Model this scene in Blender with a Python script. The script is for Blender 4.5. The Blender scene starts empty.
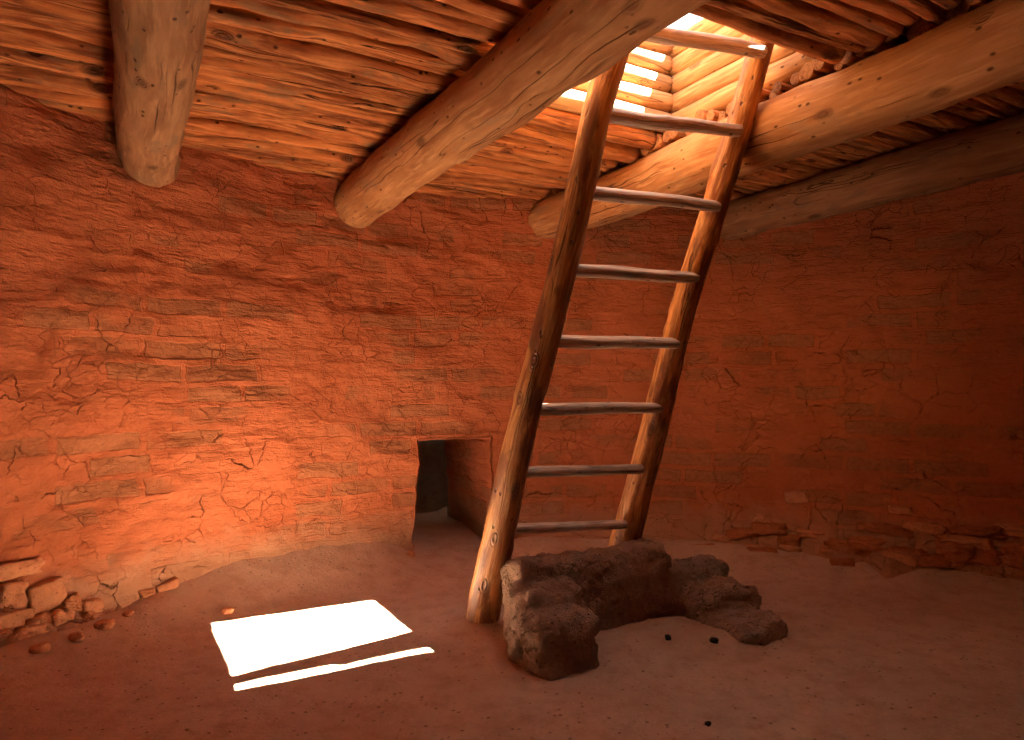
import bpy, bmesh, math, random
import numpy as np
from mathutils import Vector, Matrix

random.seed(7)
rng = np.random.default_rng(11)
SC = bpy.context.scene
COL = SC.collection
PI = math.pi

# ------------------------------------------------------------------ layout
EYE = 1.15                       # camera height
CEIL = 2.42                      # underside of the stick layer
E1 = np.array((0.878, 0.479, 0.0)); E1 /= np.linalg.norm(E1)    # along the sticks and rungs
E2 = np.array((E1[1], -E1[0], 0.0))                              # along the logs, towards the doorless side
UP = np.array((0, 0, 1.0))
CX, CY, RAD = 0.80, 1.65, 3.25   # round room


def W(a, b, z):
    return E1 * a + E2 * b + UP * z


def e_of(x, y):
    return x * E1[0] + y * E1[1], x * E2[0] + y * E2[1]


# ------------------------------------------------------------------ noise
_perm = np.random.default_rng(3).permutation(256)
_perm = np.concatenate([_perm, _perm, _perm])
_grad = np.random.default_rng(5).normal(size=(256, 3))
_grad /= np.linalg.norm(_grad, axis=1)[:, None]


def pn(x, y, z):
    x, y, z = np.broadcast_arrays(np.asarray(x, float), np.asarray(y, float), np.asarray(z, float))
    xi, yi, zi = np.floor(x).astype(int), np.floor(y).astype(int), np.floor(z).astype(int)
    xf, yf, zf = x - xi, y - yi, z - zi
    u, v, w = [t * t * t * (t * (t * 6 - 15) + 10) for t in (xf, yf, zf)]
    r = 0
    for dx in (0, 1):
        for dy in (0, 1):
            for dz in (0, 1):
                h = _perm[_perm[_perm[(xi + dx) & 255] + ((yi + dy) & 255)] + ((zi + dz) & 255)]
                g = _grad[h]
                d = g[..., 0] * (xf - dx) + g[..., 1] * (yf - dy) + g[..., 2] * (zf - dz)
                r = r + d * (u if dx else 1 - u) * (v if dy else 1 - v) * (w if dz else 1 - w)
    return r * 1.6


def fbm(x, y, z, o=4, g=0.5):
    a, f, s = 1.0, 1.0, 0
    for i in range(o):
        s = s + a * pn(x * f + 17 * i, y * f - 9 * i, z * f + 5 * i)
        a *= g; f *= 2
    return s


def sstep(a, b, x):
    t = np.clip((x - a) / (b - a), 0, 1)
    return t * t * (3 - 2 * t)


# ------------------------------------------------------------------ objects
def link(o, parent=None):
    COL.objects.link(o)
    if parent is not None:
        o.parent = parent
    return o


def mesh_obj(name, verts, faces, mat, parent=None, smooth=True, attr=None):
    me = bpy.data.meshes.new(name)
    me.from_pydata([tuple(v) for v in verts], [], faces)
    me.materials.append(mat)
    if smooth:
        me.polygons.foreach_set('use_smooth', [True] * len(me.polygons))
    if attr is not None:
        a = me.attributes.new('co_tex', 'FLOAT_VECTOR', 'POINT')
        a.data.foreach_set('vector', np.asarray(attr, float).ravel())
    me.update()
    return link(bpy.data.objects.new(name, me), parent)


def tag(o, label, cat, group=None, kind=None):
    o['label'] = label
    o['category'] = cat
    if group: o['group'] = group
    if kind: o['kind'] = kind
    return o


def struct(o, label=None, cat=None):
    o['kind'] = 'structure'
    if label: o['label'] = label
    if cat: o['category'] = cat
    return o


# ------------------------------------------------------------------ node helpers
class NT:
    def __init__(self, name):
        self.m = bpy.data.materials.new(name)
        self.m.use_nodes = True
        self.t = self.m.node_tree
        self.t.nodes.clear()
        self.out = self.n('ShaderNodeOutputMaterial')
        self.bsdf = self.n('ShaderNodeBsdfPrincipled')
        self.t.links.new(self.bsdf.outputs[0], self.out.inputs[0])

    def n(self, typ, **kw):
        nd = self.t.nodes.new(typ)
        for k, v in kw.items():
            setattr(nd, k, v)
        return nd

    def put(self, sock, v):
        if isinstance(v, (int, float)):
            sock.default_value = v
        elif isinstance(v, (tuple, list)):
            sock.default_value = tuple(v) + ((1,) if len(v) == 3 and len(sock.default_value) == 4 else ())
        else:
            self.t.links.new(v, sock)

    def math(self, op, a, b=0.0, c=0.0, clamp=False):
        nd = self.n('ShaderNodeMath', operation=op, use_clamp=clamp)
        self.put(nd.inputs[0], a); self.put(nd.inputs[1], b); self.put(nd.inputs[2], c)
        return nd.outputs[0]

    def vmath(self, op, a, b=(0, 0, 0)):
        nd = self.n('ShaderNodeVectorMath', operation=op)
        self.put(nd.inputs[0], a); self.put(nd.inputs[1], b)
        return nd.outputs[0]

    def map(self, v, scale=(1, 1, 1), loc=(0, 0, 0)):
        nd = self.n('ShaderNodeMapping')
        self.put(nd.inputs['Vector'], v); self.put(nd.inputs['Scale'], scale); self.put(nd.inputs['Location'], loc)
        return nd.outputs[0]

    def noise(self, v, scale=1.0, detail=4.0, rough=0.55, dist=0.0, color=False):
        nd = self.n('ShaderNodeTexNoise')
        self.put(nd.inputs['Vector'], v)
        nd.inputs['Scale'].default_value = scale
        nd.inputs['Detail'].default_value = detail
        nd.inputs['Roughness'].default_value = rough
        nd.inputs['Distortion'].default_value = dist
        return nd.outputs['Color' if color else 'Fac']

    def voro(self, v, scale=1.0, feature='F1', rnd=1.0, out='Distance'):
        nd = self.n('ShaderNodeTexVoronoi', feature=feature)
        self.put(nd.inputs['Vector'], v)
        nd.inputs['Scale'].default_value = scale
        nd.inputs['Randomness'].default_value = rnd
        return nd.outputs[out]

    def ramp(self, v, a, b, lo=0.0, hi=1.0, smooth=True):
        nd = self.n('ShaderNodeMapRange', interpolation_type='SMOOTHSTEP' if smooth else 'LINEAR')
        self.put(nd.inputs[0], v)
        nd.inputs[1].default_value = a; nd.inputs[2].default_value = b
        nd.inputs[3].default_value = lo; nd.inputs[4].default_value = hi
        return nd.outputs[0]

    def mix(self, f, a, b, mode='MIX'):
        nd = self.n('ShaderNodeMix', data_type='RGBA', blend_type=mode)
        self.put(nd.inputs['Factor'], f)
        self.put(nd.inputs[6], a); self.put(nd.inputs[7], b)
        return nd.outputs[2]

    def bump(self, h, dist=0.01, strength=1.0, normal=None):
        nd = self.n('ShaderNodeBump')
        self.put(nd.inputs['Height'], h)
        nd.inputs['Distance'].default_value = dist
        nd.inputs['Strength'].default_value = strength
        if normal is not None: self.put(nd.inputs['Normal'], normal)
        return nd.outputs[0]

    def attr(self, name):
        return self.n('ShaderNodeAttribute', attribute_name=name).outputs['Vector']

    def finish(self, col, rough=0.9, normal=None, spec=0.25):
        self.put(self.bsdf.inputs['Base Color'], col)
        self.put(self.bsdf.inputs['Roughness'], rough)
        self.bsdf.inputs['Specular IOR Level'].default_value = spec
        if normal is not None: self.put(self.bsdf.inputs['Normal'], normal)
        return self.m


# ------------------------------------------------------------------ materials
def wood(name, light, mid, dark, streak=(3.0, 45.0), crack=0.5, knot=0.6, rough=0.75, bump=0.004, patch=None, spec=0.25, more=0.0):
    """Peeled wood; co_tex.x runs along the trunk in metres, y and z across it."""
    k = NT(name)
    co = k.attr('co_tex')
    info = k.n('ShaderNodeObjectInfo').outputs['Random']
    off = k.n('ShaderNodeCombineXYZ')
    k.put(off.inputs[0], k.math('MULTIPLY', info, 37.0)); k.put(off.inputs[1], k.math('MULTIPLY', info, 11.0))
    p = k.vmath('ADD', co, off.outputs[0])
    wob = k.noise(p, 2.2, 2.0, color=True)
    pw = k.vmath('ADD', p, k.vmath('MULTIPLY', k.vmath('SUBTRACT', wob, (0.5, 0.5, 0.5)), (0.0, 0.05, 0.05)))
    g1 = k.noise(k.map(pw, (streak[0], streak[1], streak[1])), 1.0, 5.0, 0.62)
    g2 = k.noise(k.map(pw, (streak[0] * 2.2, streak[1] * 3, streak[1] * 3)), 1.0, 3.0, 0.6)
    big = k.noise(p, 3.0, 4.0, 0.6)
    col = k.mix(k.ramp(g1, 0.32, 0.66), dark, mid)
    col = k.mix(k.ramp(g2, 0.45, 0.75), col, light)
    col = k.mix(k.ramp(big, 0.5, 0.78, 0, 0.65), col, light)
    if patch:
        pt = k.noise(k.map(p, (2.2, 9, 9)), 1.0, 5.0, 0.65)
        col = k.mix(k.ramp(pt, 0.56 - more, 0.66 - more, 0, 0.85), col, patch)
    # long drying cracks
    cn = k.noise(k.map(pw, (0.45, 20, 20), (3, 1, 7)), 1.0, 1.0, 0.4)
    cd = k.math('ABSOLUTE', k.math('SUBTRACT', cn, 0.5))
    line = k.ramp(cd, 0.0, 0.014, 1.0, 0.0)
    gate = k.ramp(k.noise(k.map(p, (1.1, 5, 5), (9, 2, 1)), 1.0, 2.0), 0.50, 0.60)
    cr = k.math('MULTIPLY', k.math('MULTIPLY', line, gate), crack)
    # knots
    kv = k.voro(k.map(p, (5.0, 11, 11)), 1.0)
    kc = k.voro(k.map(p, (5.0, 11, 11)), 1.0, out='Color')
    on = k.ramp(k.n('ShaderNodeSeparateColor').outputs[0], 0.0, 1.0)
    sep = k.n('ShaderNodeSeparateColor'); k.put(sep.inputs[0], kc)
    on = k.math('GREATER_THAN', sep.outputs[0], 1.0 - 0.35 * knot)
    kd = k.math('MULTIPLY', k.ramp(kv, 0.10, 0.34, 1.0, 0.0), on)
    kring = k.math('MULTIPLY', k.math('MULTIPLY', k.math('SINE', k.math('MULTIPLY', kv, 70.0)), kd), 0.5)
    # little worm pits
    pv = k.voro(k.map(p, (22, 40, 40)), 1.0)
    pc = k.n('ShaderNodeSeparateColor'); k.put(pc.inputs[0], k.voro(k.map(p, (22, 40, 40)), 1.0, out='Color'))
    pit = k.math('MULTIPLY', k.ramp(pv, 0.12, 0.3, 1, 0), k.math('GREATER_THAN', pc.outputs[1], 0.88))
    darkc = tuple(c * 0.25 for c in dark)
    col = k.mix(k.math('MULTIPLY', kd, 0.75), col, tuple(c * 0.5 for c in dark))
    col = k.mix(k.math('MULTIPLY', pit, 0.8), col, darkc)
    col = k.mix(cr, col, darkc)
    tone = k.math('ADD', k.math('MULTIPLY', info, 0.35), 0.8)
    tn = k.n('ShaderNodeCombineXYZ')
    for i in range(3): k.put(tn.inputs[i], tone)
    col = k.mix(1.0, col, tn.outputs[0], 'MULTIPLY')
    h = k.math('ADD', g1, k.math('MULTIPLY', g2, 0.5))
    h = k.math('SUBTRACT', h, k.math('MULTIPLY', cr, 1.6))
    h = k.math('SUBTRACT', h, k.math('MULTIPLY', pit, 1.0))
    h = k.math('ADD', h, kring)
    return k.finish(col, rough, k.bump(h, bump, 1.0), spec)


M_VIGA = wood('log_wood', (0.54, 0.295, 0.125), (0.45, 0.22, 0.085), (0.29, 0.12, 0.042), (2.0, 16.0), 0.95, 0.7, 0.8, 0.004, (0.33, 0.19, 0.095))
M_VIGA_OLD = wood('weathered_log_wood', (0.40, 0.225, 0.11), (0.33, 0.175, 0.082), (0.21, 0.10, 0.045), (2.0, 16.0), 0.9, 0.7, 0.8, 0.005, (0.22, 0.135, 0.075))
M_STICK = wood('stick_wood', (0.70, 0.295, 0.10), (0.54, 0.19, 0.055), (0.16, 0.043, 0.012), (1.8, 17.0), 1.0, 0.9, 0.85, 0.008, (0.27, 0.14, 0.065))
M_CRIB = wood('hatch_wood', (0.62, 0.385, 0.19), (0.54, 0.305, 0.135), (0.34, 0.165, 0.07), (2.0, 22.0), 0.7, 0.5, 0.8, 0.003)
M_CUT = wood('cut_wood', (0.52, 0.28, 0.12), (0.40, 0.18, 0.07), (0.18, 0.07, 0.025), (20.0, 42.0), 0.2, 0.2, 0.8, 0.003)
M_RAIL = wood('ladder_wood', (0.68, 0.36, 0.12), (0.54, 0.235, 0.065), (0.26, 0.08, 0.02), (2.4, 30.0), 0.9, 1.7, 0.5, 0.006, (0.17, 0.055, 0.018), 0.45, 0.07)
M_RUNG = wood('rung_wood', (0.80, 0.64, 0.50), (0.64, 0.49, 0.37), (0.30, 0.21, 0.15), (2.5, 60.0), 0.9, 0.3, 0.55, 0.003, None, 0.45)


def wall_material():
    k = NT('adobe_wall')
    co = k.attr('co_tex')
    d1 = k.vmath('MULTIPLY', k.vmath('SUBTRACT', k.noise(co, 2.5, 3.0, color=True), (0.5, 0.5, 0.5)), (0.10, 0.055, 0.0))
    d2 = k.vmath('MULTIPLY', k.vmath('SUBTRACT', k.noise(co, 16.0, 3.0, color=True), (0.5, 0.5, 0.5)), (0.030, 0.026, 0.0))
    p = k.vmath('ADD', k.vmath('ADD', co, d1), d2)
    br = k.n('ShaderNodeTexBrick', offset=0.5, offset_frequency=2, squash=0.75, squash_frequency=3)
    k.put(br.inputs['Vector'], p)
    br.inputs['Scale'].default_value = 1.0
    br.inputs['Mortar Size'].default_value = 0.021
    br.inputs['Mortar Smooth'].default_value = 0.45
    br.inputs['Brick Width'].default_value = 0.41
    br.inputs['Row Height'].default_value = 0.116
    br.inputs['Color1'].default_value = (0, 0, 0, 1)
    br.inputs['Color2'].default_value = (1, 1, 1, 1)
    br.inputs['Mortar'].default_value = (0.5, 0.5, 0.5, 1)
    brick = k.math('SUBTRACT', 1.0, br.outputs['Fac'])
    rnd = k.n('ShaderNodeSeparateColor'); k.put(rnd.inputs[0], br.outputs['Color'])
    rb = rnd.outputs[0]
    # where plaster has fallen off the courses
    m0 = k.noise(co, 1.3, 4.0, 0.62)
    m0 = k.math('ADD', m0, k.math('MULTIPLY', k.math('SUBTRACT', rb, 0.5), 0.34))
    mask = k.ramp(m0, 0.48, 0.60)
    exposed = k.math('MULTIPLY', brick, mask)
    # thin edge line around laid bricks and shrinkage cracks
    edge = k.math('MULTIPLY', k.ramp(k.math('ABSOLUTE', k.math('SUBTRACT', br.outputs['Fac'], 0.35)), 0.0, 0.16, 1, 0), k.ramp(k.noise(co, 7.0, 2.0), 0.46, 0.6))
    edge = k.math('MULTIPLY', edge, k.ramp(m0, 0.38, 0.56))
    pc = k.vmath('ADD', co, k.vmath('MULTIPLY', k.vmath('SUBTRACT', k.noise(co, 9.0, 4.0, 0.65, color=True), (0.5, 0.5, 0.5)), (0.10, 0.10, 0.0)))
    v1 = k.voro(k.map(pc, (4.2, 5.5, 1)), 1.0, 'DISTANCE_TO_EDGE')
    gate = k.ramp(k.noise(co, 3.3, 3.0, 0.6), 0.50, 0.60)
    c1 = k.math('MULTIPLY', k.ramp(v1, 0.0, 0.010, 1, 0), gate)
    v2 = k.voro(k.map(pc, (9.0, 13.0, 1), (5, 3, 0)), 1.0, 'DISTANCE_TO_EDGE')
    gate2 = k.ramp(k.noise(k.map(co, (1, 1, 1), (8, 4, 0)), 2.6, 3.0, 0.6), 0.50, 0.62)
    c2 = k.math('MULTIPLY', k.math('MULTIPLY', k.ramp(v2, 0.0, 0.016, 1, 0), gate2), 0.8)
    crack = k.math('MAXIMUM', c1, c2)
    # horizontal trowel ledges, coarse and fine grain
    led = k.noise(k.map(p, (4.0, 22.0, 1)), 1.0, 5.0, 0.65)
    grain = k.noise(co, 38.0, 5.0, 0.65)
    fine = k.noise(co, 140.0, 3.0, 0.6)
    lump = k.noise(co, 7.0, 4.0, 0.55)
    # colours
    var = k.noise(co, 1.6, 4.0, 0.6)
    plaster = k.mix(k.ramp(var, 0.3, 0.7), (0.44, 0.128, 0.052), (0.52, 0.165, 0.072))
    plaster = k.mix(k.ramp(grain, 0.45, 0.75, 0, 0.4), plaster, (0.58, 0.215, 0.095))
    bcol = k.mix(rb, (0.31, 0.115, 0.05), (0.41, 0.17, 0.08))
    bcol = k.mix(k.ramp(grain, 0.3, 0.6, 0.5, 0), bcol, (0.24, 0.095, 0.045))
    col = k.mix(k.math('MULTIPLY', exposed, 0.85), plaster, bcol)
    z = k.n('ShaderNodeSeparateXYZ'); k.put(z.inputs[0], co)
    low = k.ramp(k.math('ADD', z.outputs[1], k.math('MULTIPLY', k.math('SUBTRACT', lump, 0.5), 0.3)), 0.16, 0.40, 1, 0)
    col = k.mix(k.math('MULTIPLY', low, 0.85), col, (0.46, 0.25, 0.145))
    col = k.mix(k.math('MULTIPLY', crack, 0.6), col, (0.10, 0.035, 0.015))
    col = k.mix(k.math('MULTIPLY', edge, 0.75), col, (0.14, 0.05, 0.02))
    h = k.math('MULTIPLY', led, k.ramp(k.math('ADD', k.noise(co, 1.1, 3.0), k.math('MULTIPLY', z.outputs[1], 0.12)), 0.45, 0.8, 0.35, 1.4))
    h = k.math('ADD', h, k.math('MULTIPLY', lump, 0.8))
    h = k.math('ADD', h, k.math('MULTIPLY', grain, 0.32))
    h = k.math('ADD', h, k.math('MULTIPLY', fine, 0.06))
    h = k.math('ADD', h, k.math('MULTIPLY', exposed, k.math('SUBTRACT', k.math('MULTIPLY', rb, 0.7), 0.6)))
    h = k.math('SUBTRACT', h, k.math('MULTIPLY', crack, 0.75))
    h = k.math('SUBTRACT', h, k.math('MULTIPLY', edge, 0.55))
    return k.finish(col, 0.95, k.bump(h, 0.028, 1.0), 0.1)


def earth_material(name, c1, c2, c3, scale=1.0, bump=0.012, pits=0.5, crust=None):
    k = NT(name)
    co = k.n('ShaderNodeTexCoord').outputs['Object']
    a = k.noise(co, 1.5 * scale, 5.0, 0.6)
    b = k.noise(co, 9.0 * scale, 6.0, 0.65)
    c = k.noise(co, 60.0 * scale, 4.0, 0.65)
    d = k.noise(co, 220.0, 3.0, 0.6)
    col = k.mix(k.ramp(a, 0.35, 0.65), c1, c2)
    col = k.mix(k.ramp(b, 0.42, 0.72, 0, 0.7), col, c3)
    col = k.mix(k.ramp(c, 0.56, 0.76, 0, 0.35), col, tuple(min(1, x * 1.45) for x in c2))
    col = k.mix(k.ramp(c, 0.24, 0.42, 0.45, 0), col, tuple(x * 0.5 for x in c3))
    pv = k.voro(co, 48.0 * scale)
    pc = k.n('ShaderNodeSeparateColor'); k.put(pc.inputs[0], k.voro(co, 48.0 * scale, out='Color'))
    peb = k.math('MULTIPLY', k.ramp(pv, 0.1, 0.42, 1, 0), k.math('GREATER_THAN', pc.outputs[0], 0.86))
    pit = k.math('MULTIPLY', k.ramp(pv, 0.1, 0.40, 1, 0), k.math('LESS_THAN', pc.outputs[0], 0.10))
    col = k.mix(k.math('MULTIPLY', pit, 0.6), col, tuple(x * 0.3 for x in c3))
    h = k.math('ADD', k.math('MULTIPLY', b, 1.0), k.math('MULTIPLY', c, 0.42))
    h = k.math('ADD', h, k.math('MULTIPLY', d, 0.10))
    h = k.math('ADD', h, k.math('MULTIPLY', peb, 0.35 * pits))
    h = k.math('SUBTRACT', h, k.math('MULTIPLY', pit, 0.9 * pits))
    if crust:
        e = k.noise(co, 24.0, 5.0, 0.75)
        h = k.math('ADD', h, k.math('MULTIPLY', e, crust))
        v = k.voro(k.vmath('ADD', co, k.vmath('MULTIPLY', k.noise(co, 12.0, 3.0, color=True), (0.05, 0.05, 0.05))), 16.0, 'DISTANCE_TO_EDGE')
        cr = k.math('MULTIPLY', k.ramp(v, 0.0, 0.05, 1, 0), k.ramp(k.noise(co, 8.0), 0.52, 0.62))
        h = k.math('SUBTRACT', h, k.math('MULTIPLY', cr, 0.6))
        col = k.mix(k.math('MULTIPLY', cr, 0.5), col, tuple(x * 0.3 for x in c3))
    return k.finish(col, 0.95, k.bump(h, bump, 1.0), 0.12)


M_WALL = wall_material()
M_FLOOR = earth_material('dirt_floor', (0.55, 0.36, 0.245), (0.62, 0.425, 0.30), (0.44, 0.265, 0.17), 1.0, 0.012, 0.5)
M_ADOBE = earth_material('mud_adobe', (0.48, 0.33, 0.235), (0.55, 0.39, 0.285), (0.38, 0.245, 0.165), 1.4, 0.034, 1.0, 0.9)
M_ROOF = earth_material('roof_earth', (0.20, 0.10, 0.05), (0.24, 0.13, 0.07), (0.13, 0.06, 0.03), 1.0, 0.02, 0.5)
M_STONE = earth_material('wall_stone', (0.54, 0.22, 0.10), (0.62, 0.29, 0.15), (0.42, 0.16, 0.07), 2.0, 0.010, 0.5)
M_RUBBLE = earth_material('rubble_earth', (0.44, 0.15, 0.066), (0.50, 0.19, 0.088), (0.34, 0.11, 0.045), 2.0, 0.016, 0.5)
M_LUMP = earth_material('rubble_lump', (0.50, 0.20, 0.09), (0.56, 0.25, 0.12), (0.40, 0.15, 0.065), 2.0, 0.016, 0.5)
M_GREY = earth_material('grey_stone', (0.48, 0.42, 0.35), (0.55, 0.48, 0.41), (0.34, 0.29, 0.24), 2.0, 0.03, 0.5)
M_CHAR = earth_material('charcoal', (0.03, 0.025, 0.02), (0.05, 0.04, 0.035), (0.02, 0.015, 0.01), 3.0, 0.006, 0.5)

# ------------------------------------------------------------------ wall
VENT = (-0.355, 4.60)
TH0 = math.atan2(VENT[1] - CY, VENT[0] - CX)
VENT_HW, VENT_TOP = 0.255, 0.80


def wall_radius(th, z):
    """Radius of the inner wall face, from the centre of the room."""
    x, y = np.cos(th) * RAD, np.sin(th) * RAD
    s = th * RAD
    r = RAD + 0.055 * pn(x * 0.7, y * 0.7, z * 0.5 + 3) + 0.03 * fbm(x * 2.1, y * 2.1, z * 2.6, 3)
    r = r + 0.008 * fbm(x * 9, y * 9, z * 16, 3)
    row = np.floor((z + 0.02 * pn(s * 1.3, 0.5, z)) / 0.108)
    r = r + 0.009 * pn(s * 2.6 + row * 7.7, row * 3.3, 1.5)
    right = sstep(0.2, -0.2, th - 1.25)           # ruined foot of the wall on the right
    left = sstep(-0.1, 0.4, th - 2.45)
    foot = 0.14 + 0.15 * right + 0.06 * left
    ragged = 1 + 0.55 * pn(s * 1.9, 4.0, z * 2) + 0.3 * pn(s * 6, 9.0, z * 8)
    r = r - foot * ragged * np.exp(-np.maximum(z, 0) / (0.10 + 0.09 * right + 0.03 * left))
    dv = np.abs((th - TH0) * RAD)                 # the plaster stays straight by the vent
    calm = sstep(0.75, 0.3, dv)
    r = r + calm * (foot * 0.75) * np.exp(-np.maximum(z, 0) / 0.12)
    lip = np.exp(-((z - VENT_TOP - 0.02) / 0.018) ** 2) * sstep(VENT_HW + 0.10, VENT_HW + 0.02, dv)
    return r - 0.022 * lip


def build_wall():
    t_l, t_r = math.radians(172), math.radians(18)
    hw = VENT_HW / RAD
    th = list(np.linspace(t_r, TH0 - hw, 290)) + list(np.linspace(TH0 - hw, TH0 + hw, 38)[1:]) + list(np.linspace(TH0 + hw, t_l, 240)[1:])
    n_fine = len(th)
    th += list(np.linspace(t_l, t_r + 2 * PI, 130)[1:-1])
    th = np.array(th)
    z = np.array(list(np.linspace(-0.05, VENT_TOP, 62)) + list(np.linspace(VENT_TOP, 2.56, 118)[1:]))
    nz, nt = len(z), len(th)
    i_lo, i_hi = 289, 289 + 37
    k_top = 61
    T, Z = np.meshgrid(th, z, indexing='ij')
    # uneven edges round the opening
    wob = 0.022 * pn(Z * 5, 3.3, 0.2) + 0.012 * pn(Z * 17, 1.1, 4.2)
    near = np.exp(-(np.abs(np.abs(T - TH0) - hw) * RAD / 0.10) ** 2) * (Z < VENT_TOP + 0.05)
    low_w = 0.05 * sstep(0.42, 0.05, Z)
    T2 = T + np.sign(T - TH0) * (wob + low_w) * near / RAD
    ztop = 0.012 * pn(T * RAD * 6, 8.8, 1.0) * np.exp(-((Z - VENT_TOP) / 0.08) ** 2) * (np.abs(T - TH0) < hw * 1.3)
    Z2 = Z + ztop
    R = wall_radius(T2, Z2)
    X, Y = CX + R * np.cos(T2), CY + R * np.sin(T2)
    verts = np.stack([X, Y, Z2], -1).reshape(-1, 3)
    attr = np.stack([-T2 * RAD, Z2, np.zeros_like(Z2)], -1).reshape(-1, 3)
    faces = []
    for i in range(nt):
        j = (i + 1) % nt
        for q in range(nz - 1):
            if i_lo <= i < i_hi and q < k_top:
                continue
            faces.append((i * nz + q, i * nz + q + 1, j * nz + q + 1, j * nz + q))
    # throat of the ventilator: extrude the rim outwards
    rim = [i_lo * nz + q for q in range(0, k_top)] + [i * nz + k_top for i in range(i_lo, i_hi + 1)] + [i_hi * nz + q for q in range(k_top - 1, -1, -1)]
    out = np.array((math.cos(TH0), math.sin(TH0), 0))
    lat = np.array((-out[1], out[0], 0))
    base = verts[rim]; abase = attr[rim]
    vl, al = [verts], [attr]
    prev = rim
    cen = np.array((CX, CY, 0)) + out * 0 + np.array((0, 0, 0.35))
    count = len(verts)
    for d in (0.015, 0.04, 0.09, 0.16, 0.24, 0.33, 0.43, 0.54, 0.66, 0.78, 0.90, 1.0, 1.08):
        rnd = 0.018 * (1 - math.exp(-d / 0.02))
        ring = base + out * d
        la = (ring - cen) @ lat
        ring = ring - lat[None] * (np.sign(la) * rnd)[:, None] * np.minimum(1, np.abs(la) / 0.15)[:, None]
        ring[:, 2] -= rnd * (ring[:, 2] > VENT_TOP - 0.03)
        ring = ring + lat[None] * (0.016 * fbm(ring[:, 0] * 4, ring[:, 1] * 4, ring[:, 2] * 4, 3))[:, None] * min(1, d / 0.1)
        ar = abase.copy(); ar[:, 0] += d; ar[:, 2] += 0.3 * d
        vl.append(ring); al.append(ar)
        ids = list(range(count, count + len(rim)))
        for a in range(len(rim) - 1):
            faces.append((prev[a], ids[a], ids[a + 1], prev[a + 1]))
        prev = ids; count += len(rim)
    o = mesh_obj('wall_round', np.concatenate(vl), faces, M_WALL, attr=np.concatenate(al))
    struct(o, 'round red adobe wall with crumbling plaster and a small square vent opening', 'wall')
    return o, out, lat


wall, V_OUT, V_LAT = build_wall()

# shaft of rough grey masonry behind the throat
def build_shaft():
    n = 46
    fx = np.array((CX, CY, 0)) + V_OUT * (RAD + 1.0)
    verts, faces = [], []

    def sheet(o, u, v, nu, nv, nrm):
        b0 = len(verts)
        for i in range(nu + 1):
            for j in range(nv + 1):
                p = o + u * (i / nu) + v * (j / nv)
                row = math.floor(p[2] / 0.14)
                s = float(p @ V_LAT) * 3.3 + row * 0.5 + float(p @ V_OUT) * 3.3
                e = abs((s % 1) - 0.5) * 2
                ez = abs(((p[2] / 0.14) % 1) - 0.5) * 2
                d = 0.03 * (1 - max(e ** 8, ez ** 6)) + 0.035 * float(pn(math.floor(s) * 3.1, row * 1.7, 0.4)) + 0.012 * float(fbm(p[0] * 14, p[1] * 14, p[2] * 14, 3))
                verts.append(p + nrm * d)
        for i in range(nu):
            for j in range(nv):
                a = b0 + i * (nv + 1) + j
                faces.append((a, a + 1, a + nv + 2, a + nv + 1))
    w, dp, h = 0.62, 0.42, 2.6
    z0 = np.array((0, 0, -0.05))
    sheet(fx + V_OUT * dp - V_LAT * w + z0, V_LAT * 2 * w, UP * h, n, 60, -V_OUT)
    sheet(fx + V_LAT * w + z0 - V_OUT * 0.1, V_OUT * (dp + 0.15), UP * h, 20, 60, -V_LAT)
    sheet(fx - V_LAT * w + z0 - V_OUT * 0.1, V_OUT * (dp + 0.15), UP * h, 20, 60, V_LAT)
    hw = VENT_HW + 0.0
    fr = fx + V_OUT * 0.06 + z0
    sheet(fr - V_LAT * w, V_LAT * (w - hw), UP * h, 12, 60, V_OUT * 0.3)
    sheet(fr + V_LAT * hw, V_LAT * (w - hw), UP * h, 12, 60, V_OUT * 0.3)
    sheet(fr - V_LAT * hw + UP * (VENT_TOP + 0.05), V_LAT * 2 * hw, UP * (h - VENT_TOP), 12, 40, V_OUT * 0.3)
    o = mesh_obj('wall_shaft', verts, faces, M_GREY)
    return struct(o, 'dark grey stone masonry at the back of the vent opening', 'wall')


shaft = build_shaft()

# ------------------------------------------------------------------ floor
def floor_z(x, y):
    x = np.asarray(x, float); y = np.asarray(y, float)
    z = 0.016 * fbm(x * 0.9, y * 0.9, 0.3, 3) + 0.006 * fbm(x * 3.5, y * 3.5, 2.3, 3) + 0.0022 * fbm(x * 14, y * 14, 5.1, 3)
    dx, dy = x - CX, y - CY
    r = np.hypot(dx, dy); th = np.arctan2(dy, dx)
    vent = np.exp(-(((th - TH0) * r) / 0.42) ** 4) * (dy > 0)
    left = sstep(-0.35, 0.25, th - TH0) * (1 - sstep(0.38, 0.66, th - TH0)) * (dy > 0)
    t = np.clip((r - (RAD - 0.80)) / 0.78, 0, 1.15)
    z = z + (0.085 * sstep(RAD - 0.55, RAD + 0.05, r) * (1 - left) + 0.19 * t ** 2.2 * left) * (1 - 0.75 * vent)
    a, b = e_of(x, y)
    z = z + 0.055 * np.exp(-(((a - 2.02) / 0.42) ** 2 + ((b + 2.46) / 0.26) ** 2))
    z = z + 0.03 * np.exp(-(((a - 1.5) / 0.22) ** 2 + ((b + 3.0) / 0.22) ** 2))
    flat = np.exp(-(((a - 0.75) / 0.6) ** 4 + ((b + 3.2) / 0.6) ** 4))
    return z * (1 - 0.7 * flat)


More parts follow.
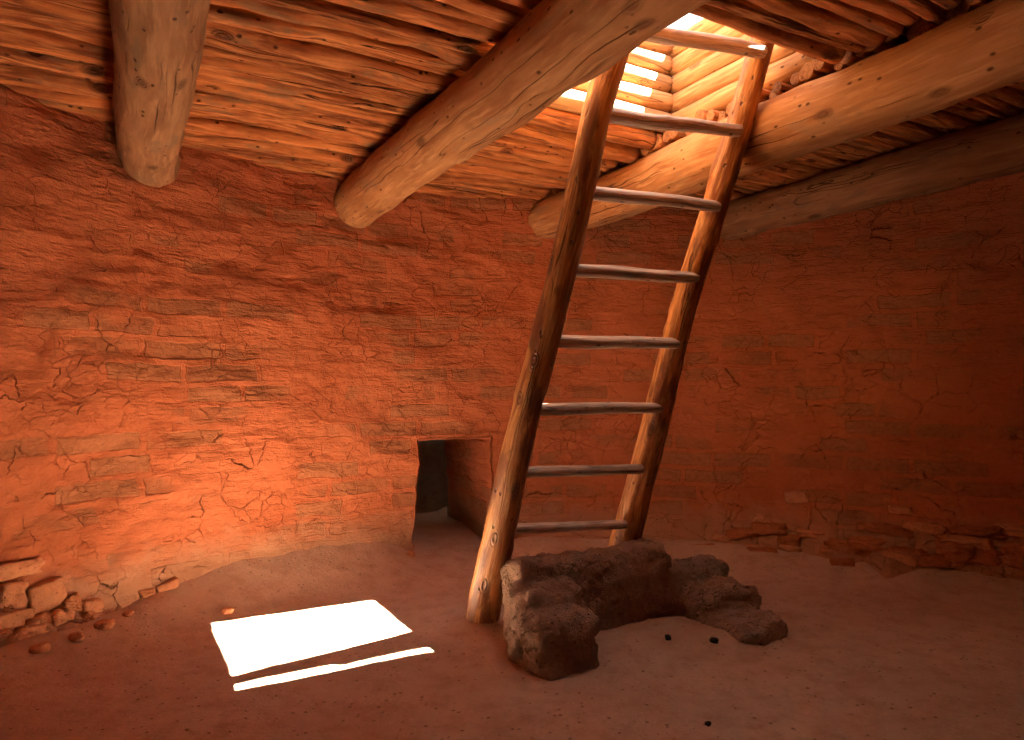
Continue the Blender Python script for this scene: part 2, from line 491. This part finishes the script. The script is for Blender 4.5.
def build_floor():
    xs = np.concatenate([np.arange(-2.9, 4.0, 0.022), np.arange(4.0, 4.4, 0.05)])
    ys = np.concatenate([np.arange(-1.9, 1.4, 0.09), np.arange(1.4, 5.2, 0.022), np.arange(5.2, 6.6, 0.05)])
    X, Y = np.meshgrid(xs, ys, indexing='ij')
    Z = floor_z(X, Y)
    verts = np.stack([X, Y, Z], -1).reshape(-1, 3)
    ny = len(ys)
    faces = [(i * ny + j, (i + 1) * ny + j, (i + 1) * ny + j + 1, i * ny + j + 1) for i in range(len(xs) - 1) for j in range(ny - 1)]
    return struct(mesh_obj('floor', verts, faces, M_FLOOR), 'uneven trodden brown dirt floor', 'floor')


floor = build_floor()

# ------------------------------------------------------------------ roof slab with the hatch hole
HA0, HA1 = 1.30, 2.515          # hatch, along E1
HB0, HB1 = -2.835, -1.87      # hatch, along E2 (far, near)
CRIB_R = 0.052
SLAB0 = CEIL + 0.085
CRIB_TOP = SLAB0 + 0.52


def build_roof():
    m = 2 * CRIB_R
    verts, faces = [], []

    def ring(a, b, zs):
        base = len(verts)
        for z in zs:
            for i in range(len(a)):
                for j in range(len(b)):
                    verts.append(W(a[i], b[j], z))
        return base
    a = [-2.6, HA0 - m, 1.80, 2.30, HA1 + m, 5.4]
    b = [-6.3, -5.68, -5.34, HB0 - m, HB1 + m, 3.0]
    ring(a, b, (SLAB0, SLAB0 + 0.38))
    void = {(1, 3), (2, 3), (3, 3), (2, 1)}      # the hatch and the mouth of the vent shaft
    solid = {(i, j) for i in range(5) for j in range(5)} - void
    n6 = 6
    for i, j in sorted(solid):
        p00, p10, p11, p01 = i * n6 + j, (i + 1) * n6 + j, (i + 1) * n6 + j + 1, i * n6 + j + 1
        faces.append((p01, p11, p10, p00)); faces.append((p00 + 36, p10 + 36, p11 + 36, p01 + 36))
        for (di, dj), (p, q) in (((-1, 0), (p00, p01)), ((1, 0), (p11, p10)), ((0, -1), (p10, p00)), ((0, 1), (p01, p11))):
            if (i + di, j + dj) not in solid:
                faces.append((p, q, q + 36, p + 36))
    struct(mesh_obj('ceiling', verts, faces, M_ROOF, smooth=False), 'packed dark earth above the ceiling sticks', 'ceiling')
    # the room is dug into the ground: earth behind the wall and under the floor
    c = [W(a[i], b[j], z) for z in (-0.3, SLAB0) for i, j in ((0, 0), (5, 0), (5, 5), (0, 5))]
    f = [(0, 1, 2, 3)] + [(k, (k + 1) % 4, (k + 1) % 4 + 4, k + 4) for k in range(4)]
    struct(mesh_obj('wall_earth', c, f, M_ROOF, smooth=False), 'earth the room is dug into, behind the adobe wall', 'wall')


build_roof()

# ------------------------------------------------------------------ round timber
def timber(length, rad, seg=14, rings=40, seed=0, bend=0.01, taper=0.1, rough=0.06, knots=6, facet=0.0, path=None, radii=None, end_round=0.35, fade=False):
    """Vertices, faces and texture coordinates of a round pole along +X, or along path."""
    r = np.random.default_rng(seed)
    t = np.linspace(0, 1, rings)
    if path is None:
        c = np.zeros((rings, 3)); c[:, 0] = t * length
        c[:, 1] = bend * (pn(t * length * 1.1, seed * 1.7, 0.3)) + 0.35 * bend * pn(t * length * 4, seed * 1.1, 7.7)
        c[:, 2] = bend * (pn(t * length * 1.1, seed * 2.3, 5.3)) + 0.35 * bend * pn(t * length * 4, seed * 0.7, 3.1)
    else:
        path = np.asarray(path, float)
        k = np.linspace(0, 1, len(path))
        # Catmull-Rom style smoothing through the given joints
        fine = np.linspace(0, 1, rings)
        c = np.stack([_cubic(k, path[:, i], fine) for i in range(3)], -1)
    if radii is None:
        rr = rad * (1 - taper * (t - 0.5))
    else:
        rr = np.interp(t, np.linspace(0, 1, len(radii)), radii)
    arc = np.concatenate([[0], np.cumsum(np.linalg.norm(np.diff(c, axis=0), axis=1))])
    ang = np.linspace(0, 2 * PI, seg, endpoint=False)
    tan = np.gradient(c, axis=0); tan /= np.linalg.norm(tan, axis=1)[:, None]
    ref = np.array((0.0, 0.0, 1.0)) if abs(tan[0][2]) < 0.8 else np.array((1.0, 0, 0))
    A = np.cross(tan, ref); A /= np.linalg.norm(A, axis=1)[:, None]
    B = np.cross(tan, A)
    T, G = np.meshgrid(arc, ang, indexing='ij')
    RR = np.repeat(rr[:, None], seg, 1)
    ca, sa = np.cos(G), np.sin(G)
    f = 1 + rough * fbm(T * 2.2, ca * 1.3 + seed, sa * 1.3 - seed, 3) + rough * 0.8 * pn(T * 1.2, ca * 2.6 + seed * 3, sa * 2.6)
    if facet:
        f = f + facet * pn(T * 4.5 + seed, ca * 2.2 + 4, sa * 2.2 + seed) - 0.6 * facet * np.abs(pn(T * 7, ca * 3 + seed, sa * 3))
    for _ in range(knots):
        kt, ka = r.uniform(0.03, 0.97) * arc[-1], r.uniform(0, 2 * PI)
        kr = rad * r.uniform(0.35, 0.65)
        dd = ((T - kt) / (kr * 1.5)) ** 2 + ((np.angle(np.exp(1j * (G - ka)))) * rad / kr) ** 2
        f = f + r.uniform(0.05, 0.16) * np.exp(-dd * 1.6) * (1 - 0.7 * np.exp(-dd * 14))
    if fade:
        f = 1 + (f - 1) * np.clip(np.minimum(T, arc[-1] - T) / 0.10, 0.25, 1)
    RR = RR * f
    P = c[:, None, :] + A[:, None, :] * (RR * ca)[..., None] + B[:, None, :] * (RR * sa)[..., None]
    verts = P.reshape(-1, 3)
    attr = np.stack([T, RR * ca, RR * sa], -1).reshape(-1, 3)
    faces = []
    for i in range(rings - 1):
        for j in range(seg):
            k = (j + 1) % seg
            faces.append((i * seg + j, i * seg + k, (i + 1) * seg + k, (i + 1) * seg + j))
    vl, al = [verts], [attr]
    n = len(verts)
    for end, sgn in ((0, -1), (rings - 1, 1)):
        prev = [end * seg + j for j in range(seg)]
        for sc, push in ((0.93, 0.06), (0.80, 0.10), (0.45, 0.12)):
            rp = c[end] + (P[end] - c[end]) * sc + tan[end] * sgn * rr[end] * push * end_round * 3
            ar = attr[[end * seg + j for j in range(seg)]] * np.array((1, sc, sc)); ar[:, 0] += sgn * 0.01
            vl.append(rp); al.append(ar)
            ids = list(range(n, n + seg)); n += seg
            for j in range(seg):
                k = (j + 1) % seg
                q = (prev[j], prev[k], ids[k], ids[j])
                faces.append(q if sgn > 0 else q[::-1])
            prev = ids
        vl.append((c[end] + tan[end] * sgn * rr[end] * 0.12 * end_round * 3)[None]); al.append(np.array([[arc[end], 0, 0]]))
        for j in range(seg):
            k = (j + 1) % seg
            q = (prev[j], prev[k], n)
            faces.append(q if sgn > 0 else q[::-1])
        n += 1
    return np.concatenate(vl), faces, np.concatenate(al)


def _cubic(k, y, x):
    m = np.gradient(y, k)
    i = np.clip(np.searchsorted(k, x, side='right') - 1, 0, len(k) - 2)
    h = k[i + 1] - k[i]
    t = (x - k[i]) / h
    return ((2 * t ** 3 - 3 * t ** 2 + 1) * y[i] + (t ** 3 - 2 * t ** 2 + t) * h * m[i] + (-2 * t ** 3 + 3 * t ** 2) * y[i + 1] + (t ** 3 - t ** 2) * h * m[i + 1])


RZ1 = math.atan2(E1[1], E1[0])       # rotation that lays local X along E1
RZ2 = math.atan2(-E2[1], -E2[0])     # local X along -E2, away from the camera


def chord(a, extra=0.12):
    """Where a line of constant E1 coordinate meets the round wall (far, near) as E2 values."""
    ca, cb = e_of(CX, CY)
    h = math.sqrt(max(0.05, RAD ** 2 - (a - ca) ** 2))
    return cb - h - extra, cb + h + extra


# big logs
LOGS = [
    (0.085, 0.130, 3, 'weathered brown log at the far left of the ceiling, ending in the wall'),
    (1.245, 0.138, 12, 'big orange log running to the upper left side of the hatch'),
    (2.525, 0.136, 25, 'sunlit big log passing behind the ladder under the right side of the hatch'),
    (3.655, 0.128, 31, 'dim rightmost log low against the dark right wall'),
]
for a, r, sd, lab in LOGS:
    far, near = chord(a)
    L = near - far
    v, f, at = timber(L, r, 40, 220, sd, 0.02, -0.10, 0.035, 10, 0.045)
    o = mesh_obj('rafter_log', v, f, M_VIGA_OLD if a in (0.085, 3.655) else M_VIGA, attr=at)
    o.location = W(a, near, CEIL - r - 0.004)
    o.rotation_euler = (0, 0, RZ2)
    tag(o, lab, 'log', 'big logs carrying the ceiling', 'thing')

# ------------------------------------------------------------------ ceiling sticks
def in_view(p, mu=190, mv=150):
    if p[1] < 0.6: return False
    u = 512 + 700 * p[0] / p[1]; v = 385 - 700 * (p[2] - EYE) / p[1]
    return -mu < u < 1024 + mu and -mv < v < 500


STICK_L = 1.30
stick_meshes = []
for q in range(12):
    v, f, at = timber(STICK_L, 0.041, 14, 54, 100 + q, 0.020, 0.12, 0.11, 7, 0.12, end_round=0.12, fade=True)
    v = v - np.array((STICK_L / 2, 0, 0)); 
    me = bpy.data.meshes.new('ceiling_stick')
    me.from_pydata([tuple(t) for t in v], [], f)
    me.materials.append(M_STICK); me.materials.append(M_CUT)
    me.polygons.foreach_set('material_index', [0 if i < 53 * 14 + 0 else 1 for i in range(len(me.polygons))])
    me.polygons.foreach_set('use_smooth', [True] * len(me.polygons))
    aa = me.attributes.new('co_tex', 'FLOAT_VECTOR', 'POINT'); aa.data.foreach_set('vector', at.ravel())
    stick_meshes.append(me)

BAYS = [
    (-1.20, 0.085, 'rough peeled ceiling stick left of the far-left log', 'ceiling sticks left of the far-left log'),
    (0.085, 1.222, 'rough peeled ceiling stick between the far-left log and the big orange log', 'ceiling sticks between the two left logs'),
    (1.222, 2.500, None, None),
    (2.500, 3.655, 'rough peeled ceiling stick between the sunlit log and the dim rightmost log', 'ceiling sticks between the two right logs'),
    (3.655, 4.80, 'rough peeled ceiling stick right of the dim rightmost log', 'ceiling sticks beyond the rightmost log'),
]
n_sticks = 0
for a0, a1, lab, grp in BAYS:
    b = -4.9
    mid = (a0 + a1) / 2
    while b < 0.5:
        dia = random.uniform(0.055, 0.105)
        if a0 == 2.5 and HB0 - 0.1 < b < HB1 + 0.1: dia = random.uniform(0.048, 0.072)
        b += dia * 0.5
        hatch = a0 == 1.222 and HB0 - 0.055 < b < HB1 + 0.015
        pts = [W(a0 + (a1 - a0) * s, b, CEIL + 0.03) for s in np.linspace(0, 1, 9)]
        seen = any(in_view(p) and math.hypot(p[0] - CX, p[1] - CY) < RAD + 0.1 for p in pts)
        if seen and not hatch:
            ln = a1 - a0
            if a0 == 2.5:                      # cut ends rest on the log and show in the hatch
                s0, s1 = a0 + random.uniform(-0.05, 0.03), a1 + 0.03
            elif a0 == 1.222:
                s0, s1 = a0 + 0.075, a1 - random.uniform(0.04, 0.06) if HB0 - 0.3 < b < HB1 + 0.3 else a1 - 0.055
            elif a0 == 0.085:
                s0, s1 = a0 + 0.035, a1 + random.uniform(0.02, 0.05)
            else:
                s0, s1 = a0 + 0.035, a1 - 0.03
            ln = s1 - s0
            o = bpy.data.objects.new('ceiling_stick', random.choice(stick_meshes))
            link(o)
            o.location = W((s0 + s1) / 2, b, CEIL + 0.036 + random.uniform(-0.012, 0.016))
            flip = random.choice((0, PI))
            o.rotation_euler = (random.uniform(0, 2 * PI), 0, RZ1 + flip + random.uniform(-0.012, 0.012))
            k = dia / 0.080
            o.scale = (ln / STICK_L, k, k)
            if lab:
                tag(o, lab, 'stick', grp, 'thing')
            elif b < HB0:
                tag(o, 'rough peeled ceiling stick between the middle logs, on the far side of the hatch', 'stick', 'ceiling sticks beyond the hatch', 'thing')
            else:
                tag(o, 'rough peeled ceiling stick between the middle logs, on the near side of the hatch', 'stick', 'ceiling sticks in front of the hatch', 'thing')
            n_sticks += 1
        b += dia * 0.5 * 0.99
print('sticks', n_sticks)

# ------------------------------------------------------------------ hatch: stacked logs
LW = 2 * CRIB_R
crib_n = 5
order = ['lowest', 'second lowest', 'middle', 'fourth', 'topmost', 'loose extra']
for side in ('far', 'right', 'near', 'left'):
    LW = 2 * CRIB_R * (1.1 if side == 'near' else 1.0)  # unseen near stack: logs thickened to narrow the sun strip on the floor
    for q in range(crib_n):
        z = SLAB0 - 0.008 + LW / 2 + q * LW * 0.985
        sd = 300 + q * 7 + len(side) * 3
        r = LW / 2 * random.uniform(0.98, 1.06)
        j = random.uniform(-0.008, 0.008)
        if side in ('far', 'near'):
            s0, s1 = (HA0 - 0.0, HA1 + (0.004 if q % 2 else 0.0))
            v, f, at = timber(s1 - s0, r, 20, 40, sd, 0.006, 0.06, 0.03, 3, 0.03, end_round=0.25)
            o = mesh_obj('hatch_log', v, f, M_CRIB, attr=at)
            o.location = W(s0, (HB0 - CRIB_R + j) if side == 'far' else (HB1 + LW / 2 + j), z)
            o.rotation_euler = (0, 0, RZ1)
        else:
            s0, s1 = HB0 - 2 * CRIB_R, HB1 + 2 * CRIB_R
            v, f, at = timber(s1 - s0, r, 20, 40, sd, 0.006, 0.06, 0.03, 3, 0.03, end_round=0.25)
            o = mesh_obj('hatch_log', v, f, M_CRIB, attr=at)
            o.location = W((HA1 + CRIB_R + j) if side == 'right' else (HA0 - CRIB_R + j), s1, z)
            o.rotation_euler = (0, 0, RZ2)
        tag(o, f'pale peeled log, {order[q]} in the stack lining the {side} side of the roof hatch', 'log', f'stacked logs on the {side} side of the hatch', 'thing')

# ------------------------------------------------------------------ ladder
LB0, LLEAN = -3.04, 0.36           # E2 of the foot, E2 gained per metre of height


def on_ladder(u, v):
    """Point of the ladder's leaning plane where a line of sight meets it (camera at x=y=0)."""
    x, zz = (u - 512) / 700, (385 - v) / 700
    D = (LB0 + LLEAN * EYE) / (x * E2[0] + E2[1] - LLEAN * zz)
    return np.array((x * D, D, EYE + zz * D))


foot = W(1.50, LB0, 0.0)
ladder = bpy.data.objects.new('wooden_ladder', None)
link(ladder)
ladder.location = foot
tag(ladder, 'tall crooked peeled-pole ladder with grey rungs leaning up through the roof hatch', 'ladder', None, 'thing')
l_pix = [(482, 621), (487, 590), (497, 544), (510, 482), (523, 422), (531, 392), (544, 343), (554, 303), (564, 264), (580, 196), (594, 122), (603, 90), (611, 68), (617, 45)]
r_pix = [(624, 545), (637, 495), (650, 445), (661, 400), (672, 352), (684, 305), (697, 262), (712, 215), (725, 172), (738, 130), (750, 85), (762, 42)]
lp = [on_ladder(*p) for p in l_pix]
rp = [on_ladder(*p) for p in r_pix]
step = lp[0] - lp[1]
lp = [lp[0] + step * 0.25] + lp
d = rp[0] - rp[2]; d /= -d[2]
rp = [rp[0] + d * (rp[0][2] * f_ + 0.03) for f_ in (1.0, 0.66, 0.33)] + rp if False else [rp[0] - (rp[1] - rp[0]) / (rp[1] - rp[0])[2] * rp[0][2] * f_ for f_ in (1.03, 0.66, 0.33)] + rp
for P in (lp, rp):
    d = P[-1] - P[-4]; d /= d[2]
    top = P[-1]
    for h in (0.25, 0.55, 0.9):
        P.append(top + (d * 0.7 + (W(0, LLEAN, 1)) * 0.3) * h)
lp = [p - foot for p in lp]; rp = [p - foot for p in rp]


def resample(P, n):
    P = np.asarray(P); s = np.concatenate([[0], np.cumsum(np.linalg.norm(np.diff(P, axis=0), axis=1))]); s /= s[-1]
    x = np.linspace(0, 1, n)
    return np.stack([np.interp(x, s, P[:, i]) for i in range(3)], -1)


for P, rad, sd in ((lp, [0.079, 0.076, 0.072, 0.068, 0.064, 0.061, 0.060, 0.059, 0.056, 0.051, 0.046, 0.044], 41), (rp, [0.080, 0.077, 0.072, 0.068, 0.063, 0.060, 0.059, 0.056, 0.052, 0.048, 0.044, 0.042], 57)):
    v, f, at = timber(3.2, 0.055, 28, 240, sd, path=resample(P, 16), radii=rad, rough=0.06, knots=16, facet=0.05, end_round=0.3)
    mesh_obj('rail', v, f, M_RAIL, ladder, attr=at)

# rungs: (left pixel, right pixel) of each rung's axis
r_l = np.asarray(lp); r_r = np.asarray(rp)


def rail_at(P, z):
    P = np.asarray(P)
    return np.array([np.interp(z, P[:, 2], P[:, i]) for i in range(3)])


RUNGS = [((514, 528), (620, 523)), ((526, 472), (636, 468)), ((540, 410), (655, 408)), ((558, 341), (671, 344)),
         ((572, 271), (690, 279)), ((594, 194), (711, 209)), ((612, 117), (732, 134)), ((640, 33), (755, 56))]
for q, (pa, pb) in enumerate(RUNGS):
    A, B = on_ladder(*pa) - foot, on_ladder(*pb) - foot
    zl, zr = A[2], B[2]
    A = rail_at(lp, zl) - E2 * 0.000; B = B + E2 * 0.040
    A = A - (B - A) / np.linalg.norm(B - A) * 0.02
    rad = [0.024, 0.025, 0.027, 0.028, 0.027, 0.027, 0.029, 0.030][q]
    v, f, at = timber(0.6, rad, 18, 44, 60 + q, path=resample([A, A * 0.67 + B * 0.33 + UP * random.uniform(-.006, .006), A * 0.33 + B * 0.67 + UP * random.uniform(-.006, .006), B], 7), radii=[rad * 1.0, rad * 1.05, rad, rad * 0.95], rough=0.06, knots=4, facet=0.05, end_round=0.6)
    mesh_obj('rung', v, f, M_RUNG, ladder, attr=at)
for z in (2.80, 3.10):
    A, B = rail_at(lp, z), rail_at(rp, z + 0.03)
    v, f, at = timber(0.6, 0.027, 18, 40, 80, path=resample([A, (A + B) / 2, B], 7), radii=[0.027, 0.027], rough=0.06, knots=3, end_round=0.6)
    mesh_obj('rung', v, f, M_RUNG, ladder, attr=at)

# ------------------------------------------------------------------ adobe deflector in front of the ladder
def rounded_block(bm, a0, a1, b0, b1, z0, z1, bev=0.05, tilt=0.0):
    g = bmesh.ops.create_cube(bm, size=1.0)
    vs = g['verts']
    for v in vs:
        x, y, z = v.co
        p = W(a0 + (a1 - a0) * (x + 0.5), b0 + (b1 - b0) * (y + 0.5), z0 + (z1 - z0) * (z + 0.5))
        if z > 0: p = p + E1 * tilt
        v.co = Vector(p)
    bmesh.ops.reverse_faces(bm, faces=list({f for v in vs for f in v.link_faces}))
    bm.normal_update()
    es = list({e for v in vs for e in v.link_edges})
    bmesh.ops.bevel(bm, geom=es, offset=bev, segments=4, profile=0.55, affect='EDGES')


def remeshed(bm, voxel):
    me = bpy.data.meshes.new('tmp'); bm.to_mesh(me); bm.free()
    o = bpy.data.objects.new('tmp', me); COL.objects.link(o)
    md = o.modifiers.new('r', 'REMESH'); md.mode = 'VOXEL'; md.voxel_size = voxel
    sm = o.modifiers.new('s', 'SMOOTH'); sm.iterations = 6; sm.factor = 0.5
    dg = bpy.context.evaluated_depsgraph_get()
    out = bpy.data.meshes.new_from_object(o.evaluated_get(dg))
    bpy.data.objects.remove(o); bpy.data.meshes.remove(me)
    return out


bm = bmesh.new()
for args in [
    (1.49, 2.35, -2.855, -2.64, -0.1, 0.360, 0.075, 0.0),
    (2.22, 2.76, -2.85, -2.64, -0.1, 0.235, 0.07, 0.0),
    (2.38, 2.73, -2.76, -2.42, -0.1, 0.165, 0.07, 0.0),
    (2.38, 2.66, -2.56, -2.20, -0.1, 0.080, 0.06, 0.0),
    (1.445, 1.73, -2.78, -2.47, -0.1, 0.296, 0.06, 0.0),
    (1.400, 1.68, -2.62, -2.315, -0.1, 0.222, 0.06, 0.0),
]:
    rounded_block(bm, *args)
bmesh.ops.recalc_face_normals(bm, faces=bm.faces[:])
me = remeshed(bm, 0.011)
n = len(me.vertices)
co = np.empty(n * 3); me.vertices.foreach_get('co', co); co = co.reshape(-1, 3)
no = np.empty(n * 3); me.vertex_normals.foreach_get('vector', no); no = no.reshape(-1, 3)
x, y, z = co.T
disp = 0.020 * fbm(x * 4, y * 4, z * 5, 2) + 0.018 * fbm(x * 11, y * 11, z * 13, 3) + 0.015 * np.abs(fbm(x * 26, y * 26, z * 26, 3))
disp -= 0.030 * np.maximum(0, pn(x * 7 + 3, y * 7, z * 9) - 0.25)
disp -= 0.02 * np.exp(-((z - 0.12 - 0.02 * pn(x * 5, y * 5, 0)) / 0.012) ** 2) * (pn(x * 3, y * 3, 8) > -0.1)
co = co + no * disp[:, None]
org = W(1.98, -2.62, 0.0)
me.vertices.foreach_set('co', (co - org).ravel())
me.polygons.foreach_set('use_smooth', [True] * len(me.polygons))
me.materials.clear(); me.materials.append(M_ADOBE); me.update()
me.name = 'adobe_deflector'
deflector = link(bpy.data.objects.new('adobe_deflector', me))
deflector.location = org
tag(deflector, 'low lumpy brown adobe block with two short arms, standing in front of the ladder foot', 'adobe block', None, 'thing')

# ------------------------------------------------------------------ stones
def stone_mesh(name, sx, sy, sz, seed, mat, rough=0.18, sub=3, box=0.5):
    b = bmesh.new()
    bmesh.ops.create_icosphere(b, subdivisions=sub, radius=1.0)
    P = np.array([v.co[:] for v in b.verts])
    f = [tuple(v.index for v in fc.verts) for fc in b.faces]
    b.free()
    m = np.max(np.abs(P), axis=1)[:, None]
    P = P * (1 - box) + P / m * box
    P = P * (1 + rough * fbm(P[:, 0] * 1.2 + seed, P[:, 1] * 1.2, P[:, 2] * 1.2, 3))[:, None]
    P = P * np.array((sx, sy, sz)) / 2
    return mesh_obj(name, P, f, mat)


def on_wall(u, v, r_extra=0.0):
    """Point of the inner wall face on the line of sight of a place seen in the photograph."""
    dx, dz = (u - 512) / 700, (385 - v) / 700
    lo, hi = 1.5, 7.0
    for _ in range(40):
        D = (lo + hi) / 2
        x, y, z = dx * D, D, EYE + dz * D
        th = math.atan2(y - CY, x - CX)
        if math.hypot(x - CX, y - CY) < float(wall_radius(np.array(th), np.array(z))): lo = D
        else: hi = D
    return np.array((x, y, z)), th


WALL_STONES = [  # u, v, width, height, tilt
    (16, 569, 0.24, 0.075, 0.02), (12, 596, 0.12, 0.13, 0.1), (46, 596, 0.17, 0.14, -0.1), (8, 622, 0.20, 0.09, 0.05), (62, 618, 0.10, 0.07, 0.3),
    (30, 632, 0.13, 0.06, 0.1), (168, 590, 0.13, 0.10, -0.2), (92, 606, 0.10, 0.06, 0.2),
    (796, 497, 0.15, 0.09, -0.12), (762, 519, 0.12, 0.075, 0.05), (923, 528, 0.24, 0.07, 0.03), (900, 510, 0.14, 0.05, 0.05),
    (812, 534, 0.20, 0.05, 0.05), (868, 545, 0.22, 0.075, -0.1), (790, 549, 0.15, 0.05, 0.1), (838, 551, 0.2, 0.06, -0.05), (900, 558, 0.2, 0.07, 0.1),
    (966, 545, 0.26, 0.10, 0.0), (1000, 560, 0.2, 0.07, 0.1), (945, 563, 0.2, 0.06, -0.1), (755, 548, 0.14, 0.05, 0.0), (722, 538, 0.14, 0.05, 0.1), (1012, 530, 0.18, 0.07, 0.0),
]
n_light = len(WALL_STONES)
for _ in range(40):
    u = random.uniform(690, 1060)
    WALL_STONES.append((u, random.uniform(522, 566) + 0.012 * (u - 690), random.uniform(0.10, 0.26), random.uniform(0.045, 0.09), random.uniform(-0.15, 0.15)))
for _ in range(15):
    u = random.uniform(-30, 150)
    WALL_STONES.append((u, random.uniform(606, 640) - 0.20 * max(u, 0), random.uniform(0.05, 0.12), random.uniform(0.04, 0.065), random.uniform(-0.4, 0.4)))
for q, (u, v, w_, h_, tl) in enumerate(WALL_STONES):
    p, th = on_wall(u, v)
    o = stone_mesh('stone', w_, 0.14, h_, 20 + q * 3, M_STONE if q < n_light else (M_RUBBLE if u > 400 else M_LUMP), 0.16 if q < n_light else 0.24, 4, 0.72)
    o.parent = wall
    inward = np.array((-math.cos(th), -math.sin(th), 0))
    o.location = p - inward * (0.045 if q < n_light else (0.035 - 0.02 * random.random()) if u > 400 else 0.05)
    o.rotation_euler = (0, tl, th - PI / 2)
    o['kind'] = 'structure'

CLODS = [
    ('pebble', 228, 613, 0.045, 'pale pebble lying alone on the floor left of the sunlit patch', 'pebble', M_STONE),
    ('charcoal_piece', 668, 639, 0.028, 'black charcoal crumb on the dirt between the arms of the adobe block', 'charcoal', M_CHAR),
    ('charcoal_piece', 714, 642, 0.030, 'black charcoal crumb beside the right arm of the adobe block', 'charcoal', M_CHAR),
    ('charcoal_piece', 708, 725, 0.018, 'tiny black crumb on the bare floor at the bottom edge, below the adobe block', 'charcoal', M_CHAR),
    ('clod', 411, 556, 0.05, 'small dark clod at the left foot of the vent opening', 'clod', M_STONE),
    ('clod', 104, 628, 0.06, 'earth clod fallen at the foot of the left wall', 'clod', M_STONE),
    ('clod', 128, 616, 0.04, 'earth clod fallen at the foot of the left wall', 'clod', M_STONE),
    ('clod', 76, 640, 0.05, 'earth clod fallen at the foot of the left wall', 'clod', M_STONE),
    ('clod', 40, 652, 0.06, 'earth clod fallen at the foot of the left wall', 'clod', M_STONE),
    ('clod', 152, 607, 0.035, 'earth clod fallen at the foot of the left wall', 'clod', M_STONE),
]
for q, (nm, u, v, s, lab, cat, mat) in enumerate(CLODS):
    D = EYE * 700 / (v - 385)
    for _ in range(8):
        zf = float(floor_z((u - 512) / 700 * D, D)); D = (EYE - zf) * 700 / (v - 385)
    o = stone_mesh(nm, s * 1.3, s, s * 0.75, 70 + q * 5, mat, 0.25, 3, 0.35)
    o.location = ((u - 512) / 700 * D, D, zf + s * 0.24)
    o.rotation_euler = (0, 0, q * 1.3)
    tag(o, lab, cat, 'clods at the foot of the left wall' if 'left wall' in lab else None, 'thing')

# ------------------------------------------------------------------ light
SX, SY = 0.463, 0.315                       # sun travel along E1, E2 per metre of height
sun_dir = -(E1 * SX + E2 * SY + UP)         # direction the light travels
sd = bpy.data.lights.new('sun', 'SUN')
sd.energy = 5.0
sd.color = (1.0, 0.95, 0.86)
sd.angle = math.radians(0.53)
sun = link(bpy.data.objects.new('sun', sd))
sun.rotation_euler = Vector(sun_dir).to_track_quat('-Z', 'Y').to_euler()
sun.location = (3, 0, 8)

w = bpy.data.worlds.new('World'); SC.world = w
w.use_nodes = True
nt = w.node_tree; nt.nodes.clear()
bg = nt.nodes.new('ShaderNodeBackground'); wo = nt.nodes.new('ShaderNodeOutputWorld')
sky = nt.nodes.new('ShaderNodeTexSky'); sky.sky_type = 'NISHITA'; sky.sun_disc = False
sky.sun_elevation = math.atan2(1, math.hypot(SX, SY)); sky.sun_rotation = math.atan2(-sun_dir[0], -sun_dir[1])
sky.dust_density = 3.0; sky.altitude = 2000
mixn = nt.nodes.new('ShaderNodeMix'); mixn.data_type = 'RGBA'
mixn.inputs['Factor'].default_value = 0.75
nt.links.new(sky.outputs[0], mixn.inputs[6]); mixn.inputs[7].default_value = (3.2, 2.5, 1.9, 1)
nt.links.new(mixn.outputs[2], bg.inputs[0]); bg.inputs[1].default_value = 0.042
nt.links.new(bg.outputs[0], wo.inputs[0])

# sampling portal in the hatch mouth: gives no light of its own, only guides sky samples
pl = bpy.data.lights.new('sky_portal', 'AREA'); pl.shape = 'RECTANGLE'
pl.size = HA1 - HA0; pl.size_y = HB1 - HB0
pl.cycles.is_portal = True
po = link(bpy.data.objects.new('sky_portal', pl))
po.location = W((HA0 + HA1) / 2, (HB0 + HB1) / 2, SLAB0 + 0.50)
po.rotation_euler = (0, 0, RZ1)

pl2 = bpy.data.lights.new('shaft_portal', 'AREA'); pl2.shape = 'RECTANGLE'
pl2.size = 0.50; pl2.size_y = 0.34
pl2.cycles.is_portal = True
po2 = link(bpy.data.objects.new('shaft_portal', pl2))
po2.location = W(2.05, -5.51, SLAB0 + 0.36); po2.rotation_euler = (0, 0, RZ1)

# ------------------------------------------------------------------ camera
cd = bpy.data.cameras.new('camera')
cd.sensor_width = 36; cd.lens = 36 * 700 / 1024
cd.shift_y = 15 / 1024
cd.clip_start = 0.05
cam = link(bpy.data.objects.new('camera', cd))
cam.location = (0, 0, EYE); cam.rotation_euler = (PI / 2, 0, 0)
SC.camera = cam

SC.view_settings.view_transform = 'Standard'
SC.view_settings.look = 'None'
SC.view_settings.gamma = 1.0
SC.view_settings.use_curve_mapping = False
SC.view_settings.exposure = 5.5
cy = SC.cycles
cy.max_bounces = 14; cy.diffuse_bounces = 10; cy.glossy_bounces = 3
cy.sample_clamp_indirect = 0.0
cy.caustics_reflective = False; cy.caustics_refractive = False
cy.use_denoising = True
